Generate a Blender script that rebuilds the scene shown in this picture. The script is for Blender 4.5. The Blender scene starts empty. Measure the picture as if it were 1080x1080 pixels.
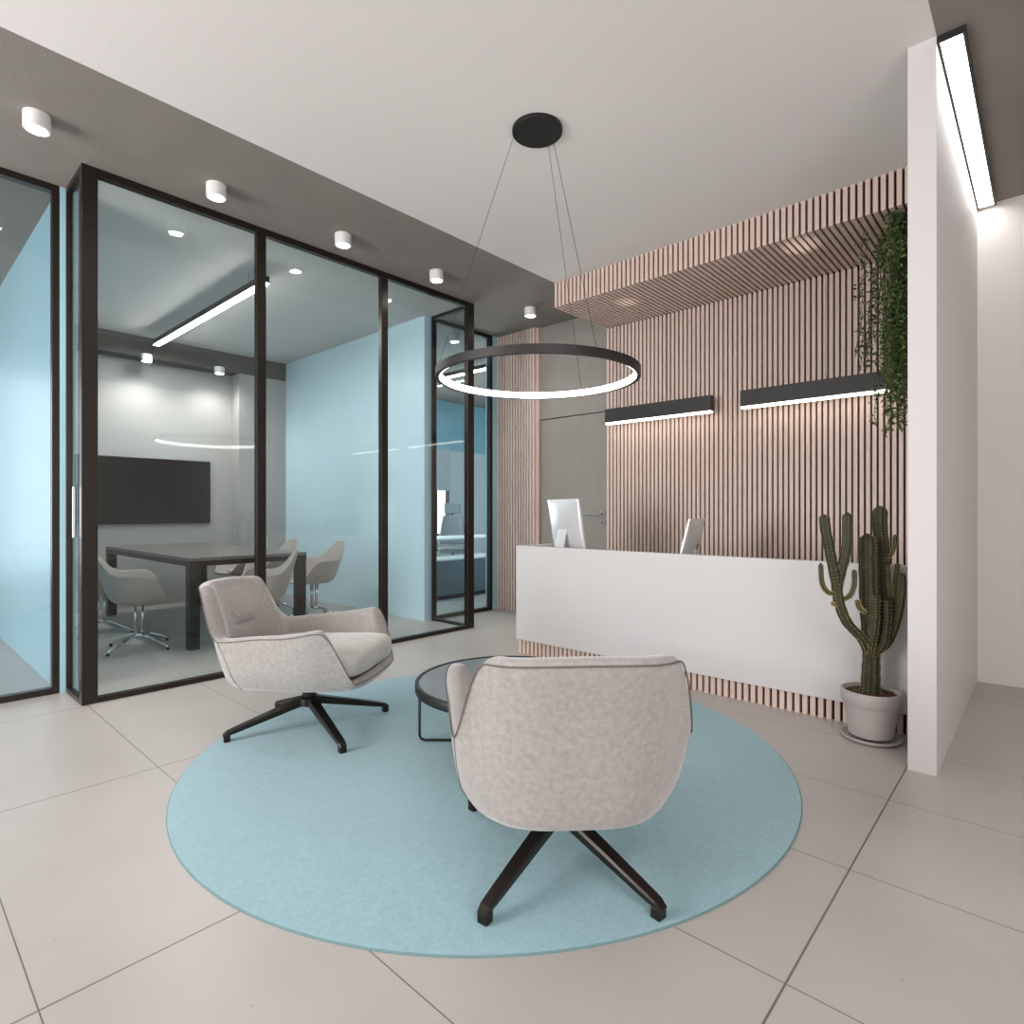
import bpy, bmesh, math, random
from math import pi, sin, cos, radians, sqrt
from mathutils import Vector, Matrix

random.seed(7)
scene = bpy.context.scene
COL = scene.collection
TH = radians(42.37)
ZC = 3.36                      # ceiling height

# ------------------------------------------------------------------ camera
cam_d = bpy.data.cameras.new('camera')
cam_d.sensor_width = 36.0
cam_d.lens = 622.0 / 1080.0 * 36.0
cam_d.clip_start = 0.05
cam = bpy.data.objects.new('camera', cam_d)
COL.objects.link(cam)
cam.location = (0, 0, 1.2)
cam.rotation_euler = (pi / 2, 0, TH)
scene.camera = cam

# ------------------------------------------------------------------ world, lights, exposure
world = bpy.data.worlds.new('world')
scene.world = world
world.use_nodes = True
bg = world.node_tree.nodes['Background']
bg.inputs[0].default_value = (0.80, 0.88, 1.0, 1)
bg.inputs[1].default_value = 0.8
scene.view_settings.view_transform = 'Standard'
scene.view_settings.look = 'None'
scene.view_settings.gamma = 1.0
scene.view_settings.use_curve_mapping = False
scene.view_settings.exposure = 0.92
scene.cycles.use_denoising = True
scene.cycles.max_bounces = 10
scene.cycles.diffuse_bounces = 5
scene.cycles.glossy_bounces = 4
scene.cycles.transparent_max_bounces = 16
scene.cycles.sample_clamp_indirect = 6.0


def area(name, loc, aim, sx, sy, power, color):
    d = bpy.data.lights.new(name, 'AREA')
    d.shape = 'RECTANGLE'
    d.size, d.size_y = sx, sy
    d.energy = power
    d.color = color
    o = bpy.data.objects.new(name, d)
    COL.objects.link(o)
    o.location = loc
    o.rotation_euler = (Vector(aim) - Vector(loc)).to_track_quat('-Z', 'Y').to_euler()
    return o


def spot(name, loc, aim, power, ang, blend, color, rad=0.03):
    d = bpy.data.lights.new(name, 'SPOT')
    d.energy = power
    d.spot_size = radians(ang)
    d.spot_blend = blend
    d.color = color
    d.shadow_soft_size = rad
    o = bpy.data.objects.new(name, d)
    COL.objects.link(o)
    o.location = loc
    o.rotation_euler = (Vector(aim) - Vector(loc)).to_track_quat('-Z', 'Y').to_euler()
    return o


# daylight through the windows behind the photographer, the side room's window and a fill in an added office opening
area('daylight_rear_window', (-3.6, -3.58, 1.75), (-3.1, 4, 1.7), 2.15, 2.7, 140, (1.0, 0.972, 0.965))
area('daylight_side_room', (-9.48, -0.95, 1.7), (-4, -0.95, 1.7), 2.6, 2.4, 15, (0.88, 0.94, 1.0))
area('daylight_office', (-8.69, 5.85, 1.575), (-4, 5.85, 1.575), 2.0, 1.6, 50, (0.94, 0.98, 1.0))
# unseen fill light added overhead to brighten the right side
area('corridor_ceiling_lamp', (1.2, -0.6, ZC - 0.02), (1.2, -0.6, 0), 0.35, 3.0, 24, (1.0, 0.97, 0.95))
# fill light added at an invented opening in the unseen right wall
area('daylight_right_window', (2.58, -0.7, 1.75), (-0.3, -0.4, 1.7), 2.6, 2.6, 44, (1.0, 0.965, 0.955))

# ------------------------------------------------------------------ colours and materials


def lin(c):
    c = c / 255.0
    return c / 12.92 if c <= 0.04045 else ((c + 0.055) / 1.055) ** 2.4


def rgb(r, g, b):
    return (lin(r), lin(g), lin(b), 1.0)


def new_mat(name):
    m = bpy.data.materials.new(name)
    m.use_nodes = True
    return m, m.node_tree.nodes, m.node_tree.links, m.node_tree.nodes['Principled BSDF']


def mat(name, col, rough=0.5, metal=0.0, var=0.0, scale=8.0, bump=0.0, bscale=60.0, spec=0.5,
        sheen=0.0, coat=0.0, emit=None, estr=0.0, stretch=None, detail=4.0, coat_rough=0.1):
    m, N, L, b = new_mat(name)
    b.inputs['Base Color'].default_value = col
    b.inputs['Roughness'].default_value = rough
    b.inputs['Metallic'].default_value = metal
    b.inputs['Specular IOR Level'].default_value = spec
    if sheen:
        b.inputs['Sheen Weight'].default_value = sheen
        b.inputs['Sheen Roughness'].default_value = 0.4
    if coat:
        b.inputs['Coat Weight'].default_value = coat
        b.inputs['Coat Roughness'].default_value = coat_rough
    if emit:
        b.inputs['Emission Color'].default_value = emit
        b.inputs['Emission Strength'].default_value = estr
    tc = N.new('ShaderNodeTexCoord')
    src = tc.outputs['Object']
    if stretch:
        mp = N.new('ShaderNodeMapping')
        mp.inputs['Scale'].default_value = stretch
        L.new(src, mp.inputs['Vector'])
        src = mp.outputs['Vector']
    if var:
        n = N.new('ShaderNodeTexNoise')
        n.inputs['Scale'].default_value = scale
        n.inputs['Detail'].default_value = detail
        n.inputs['Roughness'].default_value = 0.6
        L.new(src, n.inputs['Vector'])
        r = N.new('ShaderNodeValToRGB')
        r.color_ramp.elements[0].position = 0.3
        r.color_ramp.elements[1].position = 0.7
        r.color_ramp.elements[0].color = tuple(c * (1 - var) for c in col[:3]) + (1,)
        r.color_ramp.elements[1].color = tuple(min(1, c * (1 + var)) for c in col[:3]) + (1,)
        L.new(n.outputs['Fac'], r.inputs['Fac'])
        L.new(r.outputs['Color'], b.inputs['Base Color'])
    if bump:
        n2 = N.new('ShaderNodeTexNoise')
        n2.inputs['Scale'].default_value = bscale
        n2.inputs['Detail'].default_value = 3
        L.new(src, n2.inputs['Vector'])
        bp = N.new('ShaderNodeBump')
        bp.inputs['Strength'].default_value = bump
        bp.inputs['Distance'].default_value = 0.01
        L.new(n2.outputs['Fac'], bp.inputs['Height'])
        L.new(bp.outputs['Normal'], b.inputs['Normal'])
    return m


def glass_mat(name, tint=(0.935, 0.965, 0.97, 1), gain=1.0, base=0.033):
    m = bpy.data.materials.new(name)
    m.use_nodes = True
    N, L = m.node_tree.nodes, m.node_tree.links
    N.clear()
    out = N.new('ShaderNodeOutputMaterial')
    mix = N.new('ShaderNodeMixShader')
    tr = N.new('ShaderNodeBsdfTransparent')
    tr.inputs[0].default_value = tint
    gl = N.new('ShaderNodeBsdfGlossy')
    gl.inputs['Roughness'].default_value = 0.0
    geo = N.new('ShaderNodeNewGeometry')
    dot = N.new('ShaderNodeVectorMath')
    dot.operation = 'DOT_PRODUCT'
    L.new(geo.outputs['Normal'], dot.inputs[0])
    L.new(geo.outputs['Incoming'], dot.inputs[1])

    def math_(op, a, bv=None):
        n = N.new('ShaderNodeMath')
        n.operation = op
        for i, v in enumerate((a, bv)):
            if v is None:
                continue
            if isinstance(v, (int, float)):
                n.inputs[i].default_value = v
            else:
                L.new(v, n.inputs[i])
        return n.outputs[0]
    a = math_('ABSOLUTE', dot.outputs['Value'])
    s = math_('SUBTRACT', 1.0, a)
    p = math_('POWER', s, 5.0)
    q = math_('MULTIPLY', p, (1 - base) * gain)
    f = math_('ADD', q, base)
    L.new(f, mix.inputs['Fac'])
    L.new(tr.outputs[0], mix.inputs[1])
    L.new(gl.outputs[0], mix.inputs[2])
    L.new(mix.outputs[0], out.inputs['Surface'])
    return m


def tile_mat():
    m, N, L, b = new_mat('concrete_tiles')
    tc = N.new('ShaderNodeTexCoord')
    sep = N.new('ShaderNodeSeparateXYZ')
    L.new(tc.outputs['Object'], sep.inputs[0])

    def mth(op, a, bv=None, c=None):
        n = N.new('ShaderNodeMath')
        n.operation = op
        for i, v in enumerate((a, bv, c)):
            if v is None:
                continue
            if isinstance(v, (int, float)):
                n.inputs[i].default_value = v
            else:
                L.new(v, n.inputs[i])
        return n.outputs[0]

    def dist(coord, off, pitch):
        u = mth('ADD', coord, off)
        u = mth('DIVIDE', u, pitch)
        u = mth('ADD', u, 0.5)
        u = mth('FRACT', u)
        u = mth('SUBTRACT', u, 0.5)
        u = mth('ABSOLUTE', u)
        return mth('MULTIPLY', u, pitch)
    dx = dist(sep.outputs[0], 0.497 + 13.01, 1.301)
    dy = dist(sep.outputs[1], -0.281 + 12.96, 0.648)
    lx = mth('LESS_THAN', dx, 0.0030)
    ly = mth('LESS_THAN', dy, 0.0019)
    ln = mth('MAXIMUM', lx, ly)
    n1 = N.new('ShaderNodeTexNoise')
    n1.inputs['Scale'].default_value = 1.6
    n1.inputs['Detail'].default_value = 6
    L.new(tc.outputs['Object'], n1.inputs['Vector'])
    r1 = N.new('ShaderNodeValToRGB')
    r1.color_ramp.elements[0].position = 0.3
    r1.color_ramp.elements[1].position = 0.72
    r1.color_ramp.elements[0].color = rgb(175, 169, 164)
    r1.color_ramp.elements[1].color = rgb(186, 180, 175)
    L.new(n1.outputs['Fac'], r1.inputs['Fac'])
    # sparse dark pits
    v = N.new('ShaderNodeTexVoronoi')
    v.inputs['Scale'].default_value = 7.0
    L.new(tc.outputs['Object'], v.inputs['Vector'])
    pit = mth('LESS_THAN', v.outputs['Distance'], 0.035)
    n3 = N.new('ShaderNodeTexNoise')
    n3.inputs['Scale'].default_value = 3.0
    L.new(tc.outputs['Object'], n3.inputs['Vector'])
    pit = mth('MULTIPLY', pit, mth('GREATER_THAN', n3.outputs['Fac'], 0.5))
    pit = mth('MULTIPLY', pit, 0.35)
    mx = N.new('ShaderNodeMixRGB')
    mx.inputs[2].default_value = rgb(120, 112, 106)
    L.new(pit, mx.inputs[0])
    L.new(r1.outputs[0], mx.inputs[1])
    mx2 = N.new('ShaderNodeMixRGB')
    mx2.inputs[2].default_value = rgb(112, 104, 98)
    L.new(ln, mx2.inputs[0])
    L.new(mx.outputs[0], mx2.inputs[1])
    L.new(mx2.outputs[0], b.inputs['Base Color'])
    rr = mth('MULTIPLY_ADD', n1.outputs['Fac'], 0.12, 0.30)
    L.new(rr, b.inputs['Roughness'])
    b.inputs['Specular IOR Level'].default_value = 0.45
    bp = N.new('ShaderNodeBump')
    bp.inputs['Strength'].default_value = 0.5
    bp.inputs['Distance'].default_value = 0.003
    L.new(mth('SUBTRACT', 1.0, ln), bp.inputs['Height'])
    L.new(bp.outputs[0], b.inputs['Normal'])
    return m


M = {}
M['tile'] = tile_mat()
M['ceil_light'] = mat('plaster_light', rgb(225, 220, 217), 0.9, bump=0.06, bscale=90, spec=0.2)
M['ceil_dark'] = mat('plaster_grey', rgb(134, 128, 122), 0.85, var=0.05, scale=3, bump=0.12, bscale=90, spec=0.25)
M['ceil_meet'] = mat('plaster_meeting', rgb(205, 203, 200), 0.9, bump=0.08, bscale=90, spec=0.2)
M['white_wall'] = mat('white_wall', rgb(234, 229, 225), 0.55, bump=0.03, bscale=120)
M['white_lacquer'] = mat('white_lacquer', rgb(208, 204, 202), 0.45, spec=0.3)
M['desk_white'] = mat('desk_white', rgb(203, 199, 198), 0.5)
M['turq_deep'] = mat('turquoise_paint_deep', rgb(166, 206, 219), 0.42, bump=0.04, bscale=70, coat=0.15, coat_rough=0.2)  # same turquoise as below, deeper for walls in weaker light
M['turq'] = mat('turquoise_paint', rgb(203, 228, 237), 0.42, bump=0.04, bscale=70, coat=0.15, coat_rough=0.2)  # paler copy of the turquoise, the room's lamp light put into the colour
M['grey_wall'] = mat('grey_wall', rgb(172, 168, 164), 0.8, bump=0.05)
M['grey_panel'] = mat('grey_door_panel', rgb(140, 134, 127), 0.55, var=0.06, scale=5, stretch=(1, 1, 0.4))
M['soffit_dark'] = mat('soffit_dark', rgb(98, 94, 90), 0.85, bump=0.1, bscale=90, spec=0.25)
M['dark_gap'] = mat('dark_gap', rgb(52, 48, 45), 0.8)
M['slat_back'] = mat('slat_backing', rgb(44, 47, 46), 0.8)
M['wood'] = mat('ash_slats', rgb(212, 189, 177), 0.42, var=0.07, scale=9, stretch=(6, 6, 0.6), spec=0.5)
M['wood_gap'] = mat('slat_backing_brown', rgb(60, 36, 30), 0.8)
M['frame'] = mat('bronze_black_frame', rgb(50, 43, 38), 0.35, metal=0.6)
M['black'] = mat('black_metal', rgb(28, 27, 26), 0.45, metal=0.2)
M['lamp_black'] = mat('lamp_black', rgb(38, 36, 34), 0.5, metal=0.1)
M['bronze'] = mat('dark_bronze', rgb(50, 44, 40), 0.32, metal=0.7)
M['glass'] = glass_mat('pane_glass')
M['velvet'] = mat('grey_velvet', rgb(160, 155, 151), 0.9, var=0.14, scale=58, detail=8, bump=0.15, bscale=400, sheen=0.7, spec=0.15)
M['velvet_seat'] = mat('grey_velvet_seat', rgb(188, 184, 180), 0.9, var=0.10, scale=20, detail=8, bump=0.12, bscale=400, sheen=0.45, spec=0.15)
M['piping'] = mat('grey_piping', rgb(98, 92, 88), 0.8)
M['rug'] = mat('turquoise_rug', rgb(154, 189, 198), 0.95, var=0.09, scale=60, detail=8, bump=0.5, bscale=500, sheen=0.3, spec=0.05)
M['rug_edge'] = mat('rug_binding', rgb(112, 140, 143), 0.95)
M['table_glass'] = mat('smoked_top', rgb(132, 137, 140), 0.2, spec=0.5)
M['shell'] = mat('beige_shell', rgb(172, 160, 152), 0.45)
M['chrome'] = mat('chrome', rgb(225, 225, 225), 0.08, metal=1.0)
M['table_dark'] = mat('dark_oak', rgb(112, 105, 101), 0.35, var=0.12, scale=5, stretch=(1, 12, 1))
M['screen'] = mat('tv_screen', rgb(24, 22, 21), 0.16, spec=0.35)
M['led'] = mat('led_white', rgb(255, 255, 255), 0.5, emit=(1, 0.98, 0.95, 1), estr=5.0)
M['led_panel'] = mat('led_panel', rgb(255, 255, 255), 0.5, emit=(1, 0.98, 0.96, 1), estr=6.0)
M['led_meet'] = mat('led_meeting', rgb(255, 255, 255), 0.5, emit=(1, 0.99, 0.97, 1), estr=50.0)
M['led_warm'] = mat('led_warm', rgb(255, 240, 215), 0.5, emit=(1, 0.89, 0.74, 1), estr=3.3)
M['led_spot'] = mat('led_spot', rgb(255, 255, 255), 0.5, emit=(1, 0.98, 0.95, 1), estr=30.0)
M['white_plastic'] = mat('white_plastic', rgb(228, 226, 223), 0.4)
M['alu'] = mat('silver_aluminium', rgb(225, 225, 227), 0.34, metal=0.35)
M['alu_dark'] = mat('monitor_slot', rgb(90, 88, 86), 0.5)
M['steel'] = mat('brushed_steel', rgb(190, 188, 185), 0.3, metal=0.9)
M['pot'] = mat('grey_pot', rgb(176, 168, 165), 0.6)
M['soil'] = mat('bark_chips', rgb(92, 68, 54), 0.9, var=0.6, scale=45, bump=1.0, bscale=55)
M['cactus'] = mat('cactus_skin', rgb(50, 50, 25), 0.65, var=0.25, scale=16, bump=0.3, bscale=60)
M['spines'] = mat('cactus_spines', rgb(178, 160, 112), 0.8)
M['leaf'] = mat('vine_leaf', rgb(72, 92, 48), 0.5, var=0.35, scale=6)
M['leaf2'] = mat('vine_leaf_young', rgb(122, 128, 76), 0.5, var=0.3, scale=6)
M['stem'] = mat('vine_stem', rgb(88, 74, 54), 0.8)
M['office_grey'] = mat('office_grey_fabric', rgb(140, 142, 147), 0.8)
M['cab_grey'] = mat('cabinet_grey', rgb(104, 110, 114), 0.55)
M['blind'] = mat('blind_fabric', rgb(214, 205, 207), 0.8)
M['sky_pane'] = mat('bright_window', rgb(255, 255, 255), 0.5, emit=(0.93, 0.97, 1, 1), estr=1.6)

# ------------------------------------------------------------------ mesh helpers


class MB:
    """collects shapes, then links them as one mesh object"""

    def __init__(self):
        self.bm = bmesh.new()
        self.mats = []
        self.mi = 0

    def use(self, m):
        if m not in self.mats:
            self.mats.append(m)
        self.mi = self.mats.index(m)
        return self

    def box(self, x0, x1, y0, y1, z0, z1, bev=0.0, mtx=None):
        vs = [self.bm.verts.new((x, y, z)) for x in (x0, x1) for y in (y0, y1) for z in (z0, z1)]
        q = [(0, 1, 3, 2), (4, 6, 7, 5), (0, 4, 5, 1), (2, 3, 7, 6), (0, 2, 6, 4), (1, 5, 7, 3)]
        fs = []
        for f in q:
            fc = self.bm.faces.new([vs[i] for i in f])
            fc.material_index = self.mi
            fs.append(fc)
        if bev:
            es = list({e for f in fs for e in f.edges})
            r = bmesh.ops.bevel(self.bm, geom=es, offset=bev, segments=2, affect='EDGES', profile=0.5)
            allv = list({v for f in r['faces'] for v in f.verts} | {v for v in vs if v.is_valid})
            for f in r['faces']:
                f.material_index = self.mi
        else:
            allv = vs
        if mtx is not None:
            bmesh.ops.transform(self.bm, matrix=mtx, verts=[v for v in allv if v.is_valid])
        return self

    def tube(self, pts, r, seg=8, cap=True, prof=None):
        """sweep a circle (or radius list / profile function) along points"""
        pts = [Vector(p) for p in pts]
        n = len(pts)
        rs = r if isinstance(r, (list, tuple)) else [r] * n
        rings = []
        t0 = (pts[1] - pts[0]).normalized()
        ref = Vector((0, 0, 1)) if abs(t0.z) < 0.9 else Vector((1, 0, 0))
        u = t0.cross(ref).normalized()
        for i, p in enumerate(pts):
            if i == 0:
                t = (pts[1] - pts[0])
            elif i == n - 1:
                t = (pts[-1] - pts[-2])
            else:
                t = (pts[i + 1] - pts[i]).normalized() + (pts[i] - pts[i - 1]).normalized()
            t.normalize()
            u = (u - t * u.dot(t)).normalized()
            w = t.cross(u)
            ring = []
            for k in range(seg):
                a = 2 * pi * k / seg
                rr = rs[i] * (prof(k, seg) if prof else 1.0)
                ring.append(self.bm.verts.new(p + u * (cos(a) * rr) + w * (sin(a) * rr)))
            rings.append(ring)
        for i in range(n - 1):
            for k in range(seg):
                f = self.bm.faces.new((rings[i][k], rings[i][(k + 1) % seg], rings[i + 1][(k + 1) % seg], rings[i + 1][k]))
                f.material_index = self.mi
                f.smooth = True
        if cap:
            for rg, rev in ((rings[0], True), (rings[-1], False)):
                f = self.bm.faces.new(rg[::-1] if rev else rg)
                f.material_index = self.mi
        return self

    def closed_tube(self, pts, r, seg=6):
        pts = [Vector(p) for p in pts]
        n = len(pts)
        rings = []
        for i, p in enumerate(pts):
            t = (pts[(i + 1) % n] - pts[i - 1]).normalized()
            ref = Vector((0, 0, 1))
            u = t.cross(ref)
            u = u.normalized() if u.length > 1e-4 else Vector((1, 0, 0))
            w = t.cross(u)
            rings.append([self.bm.verts.new(p + u * cos(2 * pi * k / seg) * r + w * sin(2 * pi * k / seg) * r) for k in range(seg)])
        for i in range(n):
            a, b = rings[i], rings[(i + 1) % n]
            for k in range(seg):
                f = self.bm.faces.new((a[k], a[(k + 1) % seg], b[(k + 1) % seg], b[k]))
                f.material_index = self.mi
                f.smooth = True
        return self

    def lathe(self, prof, c=(0, 0, 0), seg=48, smooth=True, closed=False):
        """profile list of (r, z)"""
        rings = []
        for r, z in prof:
            if r < 1e-6:
                rings.append([self.bm.verts.new((c[0], c[1], c[2] + z))])
            else:
                rings.append([self.bm.verts.new((c[0] + r * cos(2 * pi * k / seg), c[1] + r * sin(2 * pi * k / seg), c[2] + z)) for k in range(seg)])
        idx = list(range(len(rings) - 1))
        pairs = [(rings[i], rings[i + 1]) for i in idx]
        if closed:
            pairs.append((rings[-1], rings[0]))
        for a, b in pairs:
            for k in range(seg):
                k2 = (k + 1) % seg
                if len(a) == 1 and len(b) == 1:
                    continue
                if len(a) == 1:
                    vs = (a[0], b[k2], b[k])
                elif len(b) == 1:
                    vs = (a[k], a[k2], b[0])
                else:
                    vs = (a[k], a[k2], b[k2], b[k])
                f = self.bm.faces.new(vs)
                f.material_index = self.mi
                f.smooth = smooth
        return self

    def grid(self, rows, closed_u=False, smooth=True):
        V = [[self.bm.verts.new(p) for p in row] for row in rows]
        for i in range(len(V) - 1):
            n = len(V[i])
            for k in range(n if closed_u else n - 1):
                f = self.bm.faces.new((V[i][k], V[i][(k + 1) % n], V[i + 1][(k + 1) % n], V[i + 1][k]))
                f.material_index = self.mi
                f.smooth = smooth
        return V

    def build(self, name, material=None, parent=None, recalc=True, auto=None):
        me = bpy.data.meshes.new(name)
        if recalc:
            bmesh.ops.recalc_face_normals(self.bm, faces=self.bm.faces)
        self.bm.to_mesh(me)
        self.bm.free()
        for m in (self.mats if self.mats else [material]):
            me.materials.append(m)
        if auto is not None:
            me.polygons.foreach_set('use_smooth', [True] * len(me.polygons))
            me.set_sharp_from_angle(angle=radians(auto))
        o = bpy.data.objects.new(name, me)
        COL.objects.link(o)
        if parent:
            o.parent = parent
        return o


def tag(o, label, cat, group=None, kind=None):
    o['label'] = label
    o['category'] = cat
    if group:
        o['group'] = group
    if kind:
        o['kind'] = kind
    return o


def thing(name, loc, label, cat, group=None, rz=0.0, kind=None):
    o = bpy.data.objects.new(name, None)
    o.empty_display_size = 0.1
    COL.objects.link(o)
    o.location = loc
    o.rotation_euler = (0, 0, rz)
    return tag(o, label, cat, group, kind)


def dup(root, loc, rz, label, group=None):
    kids = list(root.children)
    r = root.copy()
    COL.objects.link(r)
    r.location = loc
    r.rotation_euler = (0, 0, rz)
    r['label'] = label
    if group:
        r['group'] = group
    for ch in kids:
        c = ch.copy()
        COL.objects.link(c)
        c.parent = r
        for g in ch.children:
            d = g.copy()
            COL.objects.link(d)
            d.parent = c
    return r


def B(name, x0, x1, y0, y1, z0, z1, material, parent=None, bev=0.0):
    return MB().box(x0, x1, y0, y1, z0, z1, bev).build(name, material, parent)


def struct(o, label, cat):
    return tag(o, label, cat, kind='structure')


# ------------------------------------------------------------------ setting: floor, ceilings, walls
XG = -4.42                     # glass front of the meeting room
XL, XR = -4.85, -5.05          # wall line beside the side room / the back office
YN, YF = 0.90, 4.262           # meeting room near and far corners
YB = 5.345                     # back wall
XP0, XP1, YP = -0.490, -0.380, 3.275   # white partition
XM = -8.50                     # meeting room rear wall

struct(B('floor', -9.6, 2.6, -3.6, 9.4, -0.10, 0.0, M['tile']), 'large grey concrete floor tiles with dark thin joints', 'floor')
struct(B('ceiling', -3.45, XP1, -3.6, YB + 0.1, ZC, ZC + 0.12, M['ceil_light']), 'light plaster ceiling above the lobby with the ring pendant', 'ceiling')
dk = MB()
dk.box(-9.6, -3.45, -3.6, YN + 0.02, ZC, ZC + 0.12)
dk.box(XG - 0.03, -3.45, YN + 0.02, YF - 0.02, ZC, ZC + 0.12)
dk.box(-9.6, -3.45, YF - 0.02, 9.4, ZC, ZC + 0.12)
struct(dk.build('ceiling_soffit', M['ceil_dark']), 'dark grey ceiling band with round downlights along the glass front', 'ceiling')
struct(B('ceiling_meeting', -9.6, XG - 0.03, YN + 0.02, YF - 0.02, ZC, ZC + 0.12, M['ceil_meet']), 'pale ceiling inside the meeting room', 'ceiling')
struct(B('ceiling_right', XP1, 2.6, -3.6, YB + 0.1, ZC, ZC + 0.12, M['ceil_dark']), 'dark grey ceiling to the right of the white partition', 'ceiling')

# back wall (grey door panel part and white part right of the partition)
wb = MB()
wb.use(M['grey_panel']).box(XR - 0.05, -3.40, YB, YB + 0.12, 2.284, ZC)
wb.box(XR - 0.05, -4.425, YB, YB + 0.12, 0, 2.284)
wb.box(-3.50, -3.40, YB, YB + 0.12, 0, 2.284)
wb.use(M['slat_back']).box(-3.40, XP0 + 0.05, YB, YB + 0.12, 0, ZC)
struct(wb.build('wall_back'), 'smooth grey panelled back wall above the flush door', 'wall')
struct(B('wall_back_right', XP0 + 0.05, 2.6, YB - 0.035, YB + 0.12, 0, ZC, M['white_wall']), 'plain off-white back wall to the right of the partition', 'wall')
wr = MB()
wr.box(2.6, 2.7, -3.6, -2.1, 0, ZC)
wr.box(2.6, 2.7, 0.7, YB + 0.1, 0, ZC)
wr.box(2.6, 2.7, -2.1, 0.7, 0, 0.4)
wr.box(2.6, 2.7, -2.1, 0.7, 3.1, ZC)
struct(wr.build('wall_right', M['white_wall']), 'off-white side wall with a window on the right', 'wall')

# flush door
door = thing('door_1', (-3.96, YB, 0), 'flush grey door with steel lever handle in the grey back wall', 'door', kind='structure')
B('door_leaf', -0.457, 0.457, 0.004, 0.05, 0.004, 2.272, M['grey_panel'], door)
h = MB()
h.box(0.375, 0.435, -0.012, 0.004, 1.150, 1.210, 0.002)
h.tube([(0.405, -0.01, 1.18), (0.405, -0.055, 1.18)], 0.010, 10)
h.box(0.185, 0.418, -0.066, -0.048, 1.168, 1.192, 0.004)
h.build('lever_handle', M['steel'], door)['label'] = 'steel lever handle'
h = MB()
h.box(0.378, 0.432, -0.010, 0.004, 1.060, 1.112, 0.002)
h.use(M['dark_gap'])
h.mats = [M['steel'], M['dark_gap']]
h.mi = 1
h.box(0.400, 0.410, -0.012, -0.009, 1.072, 1.100)
h.build('keyhole_plate', None, door)['label'] = 'steel keyhole plate'
B('shadow_gap', -0.465, 0.46, 0.03, 0.06, 2.272, 2.284, M['dark_gap'], door)

# slat claddings
PITCH, SLW = 0.0435, 0.0275


def slats(mb, x0, x1, y0, y1, z0, z1):
    n = int(round((x1 - x0) / PITCH))
    for i in range(n):
        a = x0 + i * PITCH
        b_ = min(a + SLW, x1)
        if b_ - a > 0.004:
            mb.box(a, b_, y0, y1, z0, z1, 0.0)


YS = YB - 0.075                # slat face
trim = thing('trim_1', (0, 0, 0), 'tall wall cladding of pale pink-brown wooden slats behind the desk', 'wall cladding', kind='structure')
s = MB()
slats(s, -3.455, XP0, YS, YS + 0.045, 0, 3.13)
s.build('slats', M['wood'], trim)
B('backing', -3.44, XP0, YS + 0.04, YB, 0, 3.13, M['slat_back'], trim)
trim = thing('trim_2', (0, 0, 0), 'narrow wooden slat panel between the turquoise pier and the grey door', 'wall cladding', kind='structure')
s = MB()
slats(s, XR, -4.425, YS, YS + 0.045, 0, ZC)
s.build('slats', M['wood'], trim)
B('backing', XR, -4.425, YS + 0.04, YB, 0, ZC, M['wood'], trim)
# dropped canopy with slats over front and underside
YC = 4.385
trim = thing('trim_3', (0, 0, 0), 'dropped wooden slat canopy under the ceiling above the reception desk', 'canopy', kind='structure')
s = MB()
n = int(round((XP0 + 3.455) / PITCH))
for i in range(n):
    a = -3.455 + i * PITCH
    s.box(a, a + SLW, YC, YC + 0.03, 3.13, ZC)
    s.box(a, a + SLW, YC + 0.03, YS, 3.13, 3.16)
s.build('slats', M['wood'], trim)
B('backing', -3.445, XP0, YC + 0.025, YB, 3.155, ZC, M['wood_gap'], trim)

# white partition
struct(B('wall_partition', XP0, XP1, YP, YB - 0.035, 0, ZC, M['white_lacquer']), 'freestanding white partition wall at the right end of the desk', 'partition wall')

# turquoise walls
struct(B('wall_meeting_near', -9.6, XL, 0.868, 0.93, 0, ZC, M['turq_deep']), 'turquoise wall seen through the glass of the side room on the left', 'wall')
tw = MB()
tw.box(-9.6, XR - 0.03, 4.14, YF, 0, ZC)
struct(tw.build('wall_meeting_far', M['turq']), 'pale turquoise end wall of the meeting room', 'wall')
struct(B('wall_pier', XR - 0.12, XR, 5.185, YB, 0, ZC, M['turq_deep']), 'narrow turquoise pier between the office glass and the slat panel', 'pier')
mw = MB()
mw.use(M['grey_wall']).box(XM - 0.1, XM, 0.93, 4.14, 0, ZC)
mw.box(XM, -8.25, 3.465, 4.14, 0, 3.108)
struct(mw.build('wall_meeting_rear'), 'grey rear wall of the meeting room carrying the television', 'wall')
struct(B('soffit_meeting', XM, -8.25, 0.93, 4.14, 3.11, ZC, M['soffit_dark']), 'dark grey dropped soffit along the rear wall of the meeting room', 'soffit')
# side room and office enclosures
sr = MB()
sr.box(-9.6, -9.5, -3.6, -2.3, 0, ZC)
sr.box(-9.6, -9.5, 0.4, 0.868, 0, ZC)
sr.box(-9.6, -9.5, -2.3, 0.4, 0, 0.45)
sr.box(-9.6, -9.5, -2.3, 0.4, 2.95, ZC)
struct(sr.build('wall_side_room', M['white_wall']), 'outer wall with window in the side room on the left', 'wall')
rw = MB()
rw.box(-9.6, -4.7, -3.7, -3.6, 0, ZC)
rw.box(-2.5, 2.7, -3.7, -3.6, 0, ZC)
for a, b_ in ((-4.7, -2.5),):
    rw.box(a, b_, -3.7, -3.6, 0, 0.35)
    rw.box(a, b_, -3.7, -3.6, 3.15, ZC)
struct(rw.build('wall_rear', M['white_wall']), 'wall with a large window behind the viewpoint', 'wall')
of = MB()
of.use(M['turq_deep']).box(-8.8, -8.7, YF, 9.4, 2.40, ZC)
of.use(M['white_wall']).box(-8.8, -8.7, YF, 4.84, 0, 2.40)
of.box(-8.8, -8.7, 6.86, 7.05, 0, 2.40)
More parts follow.
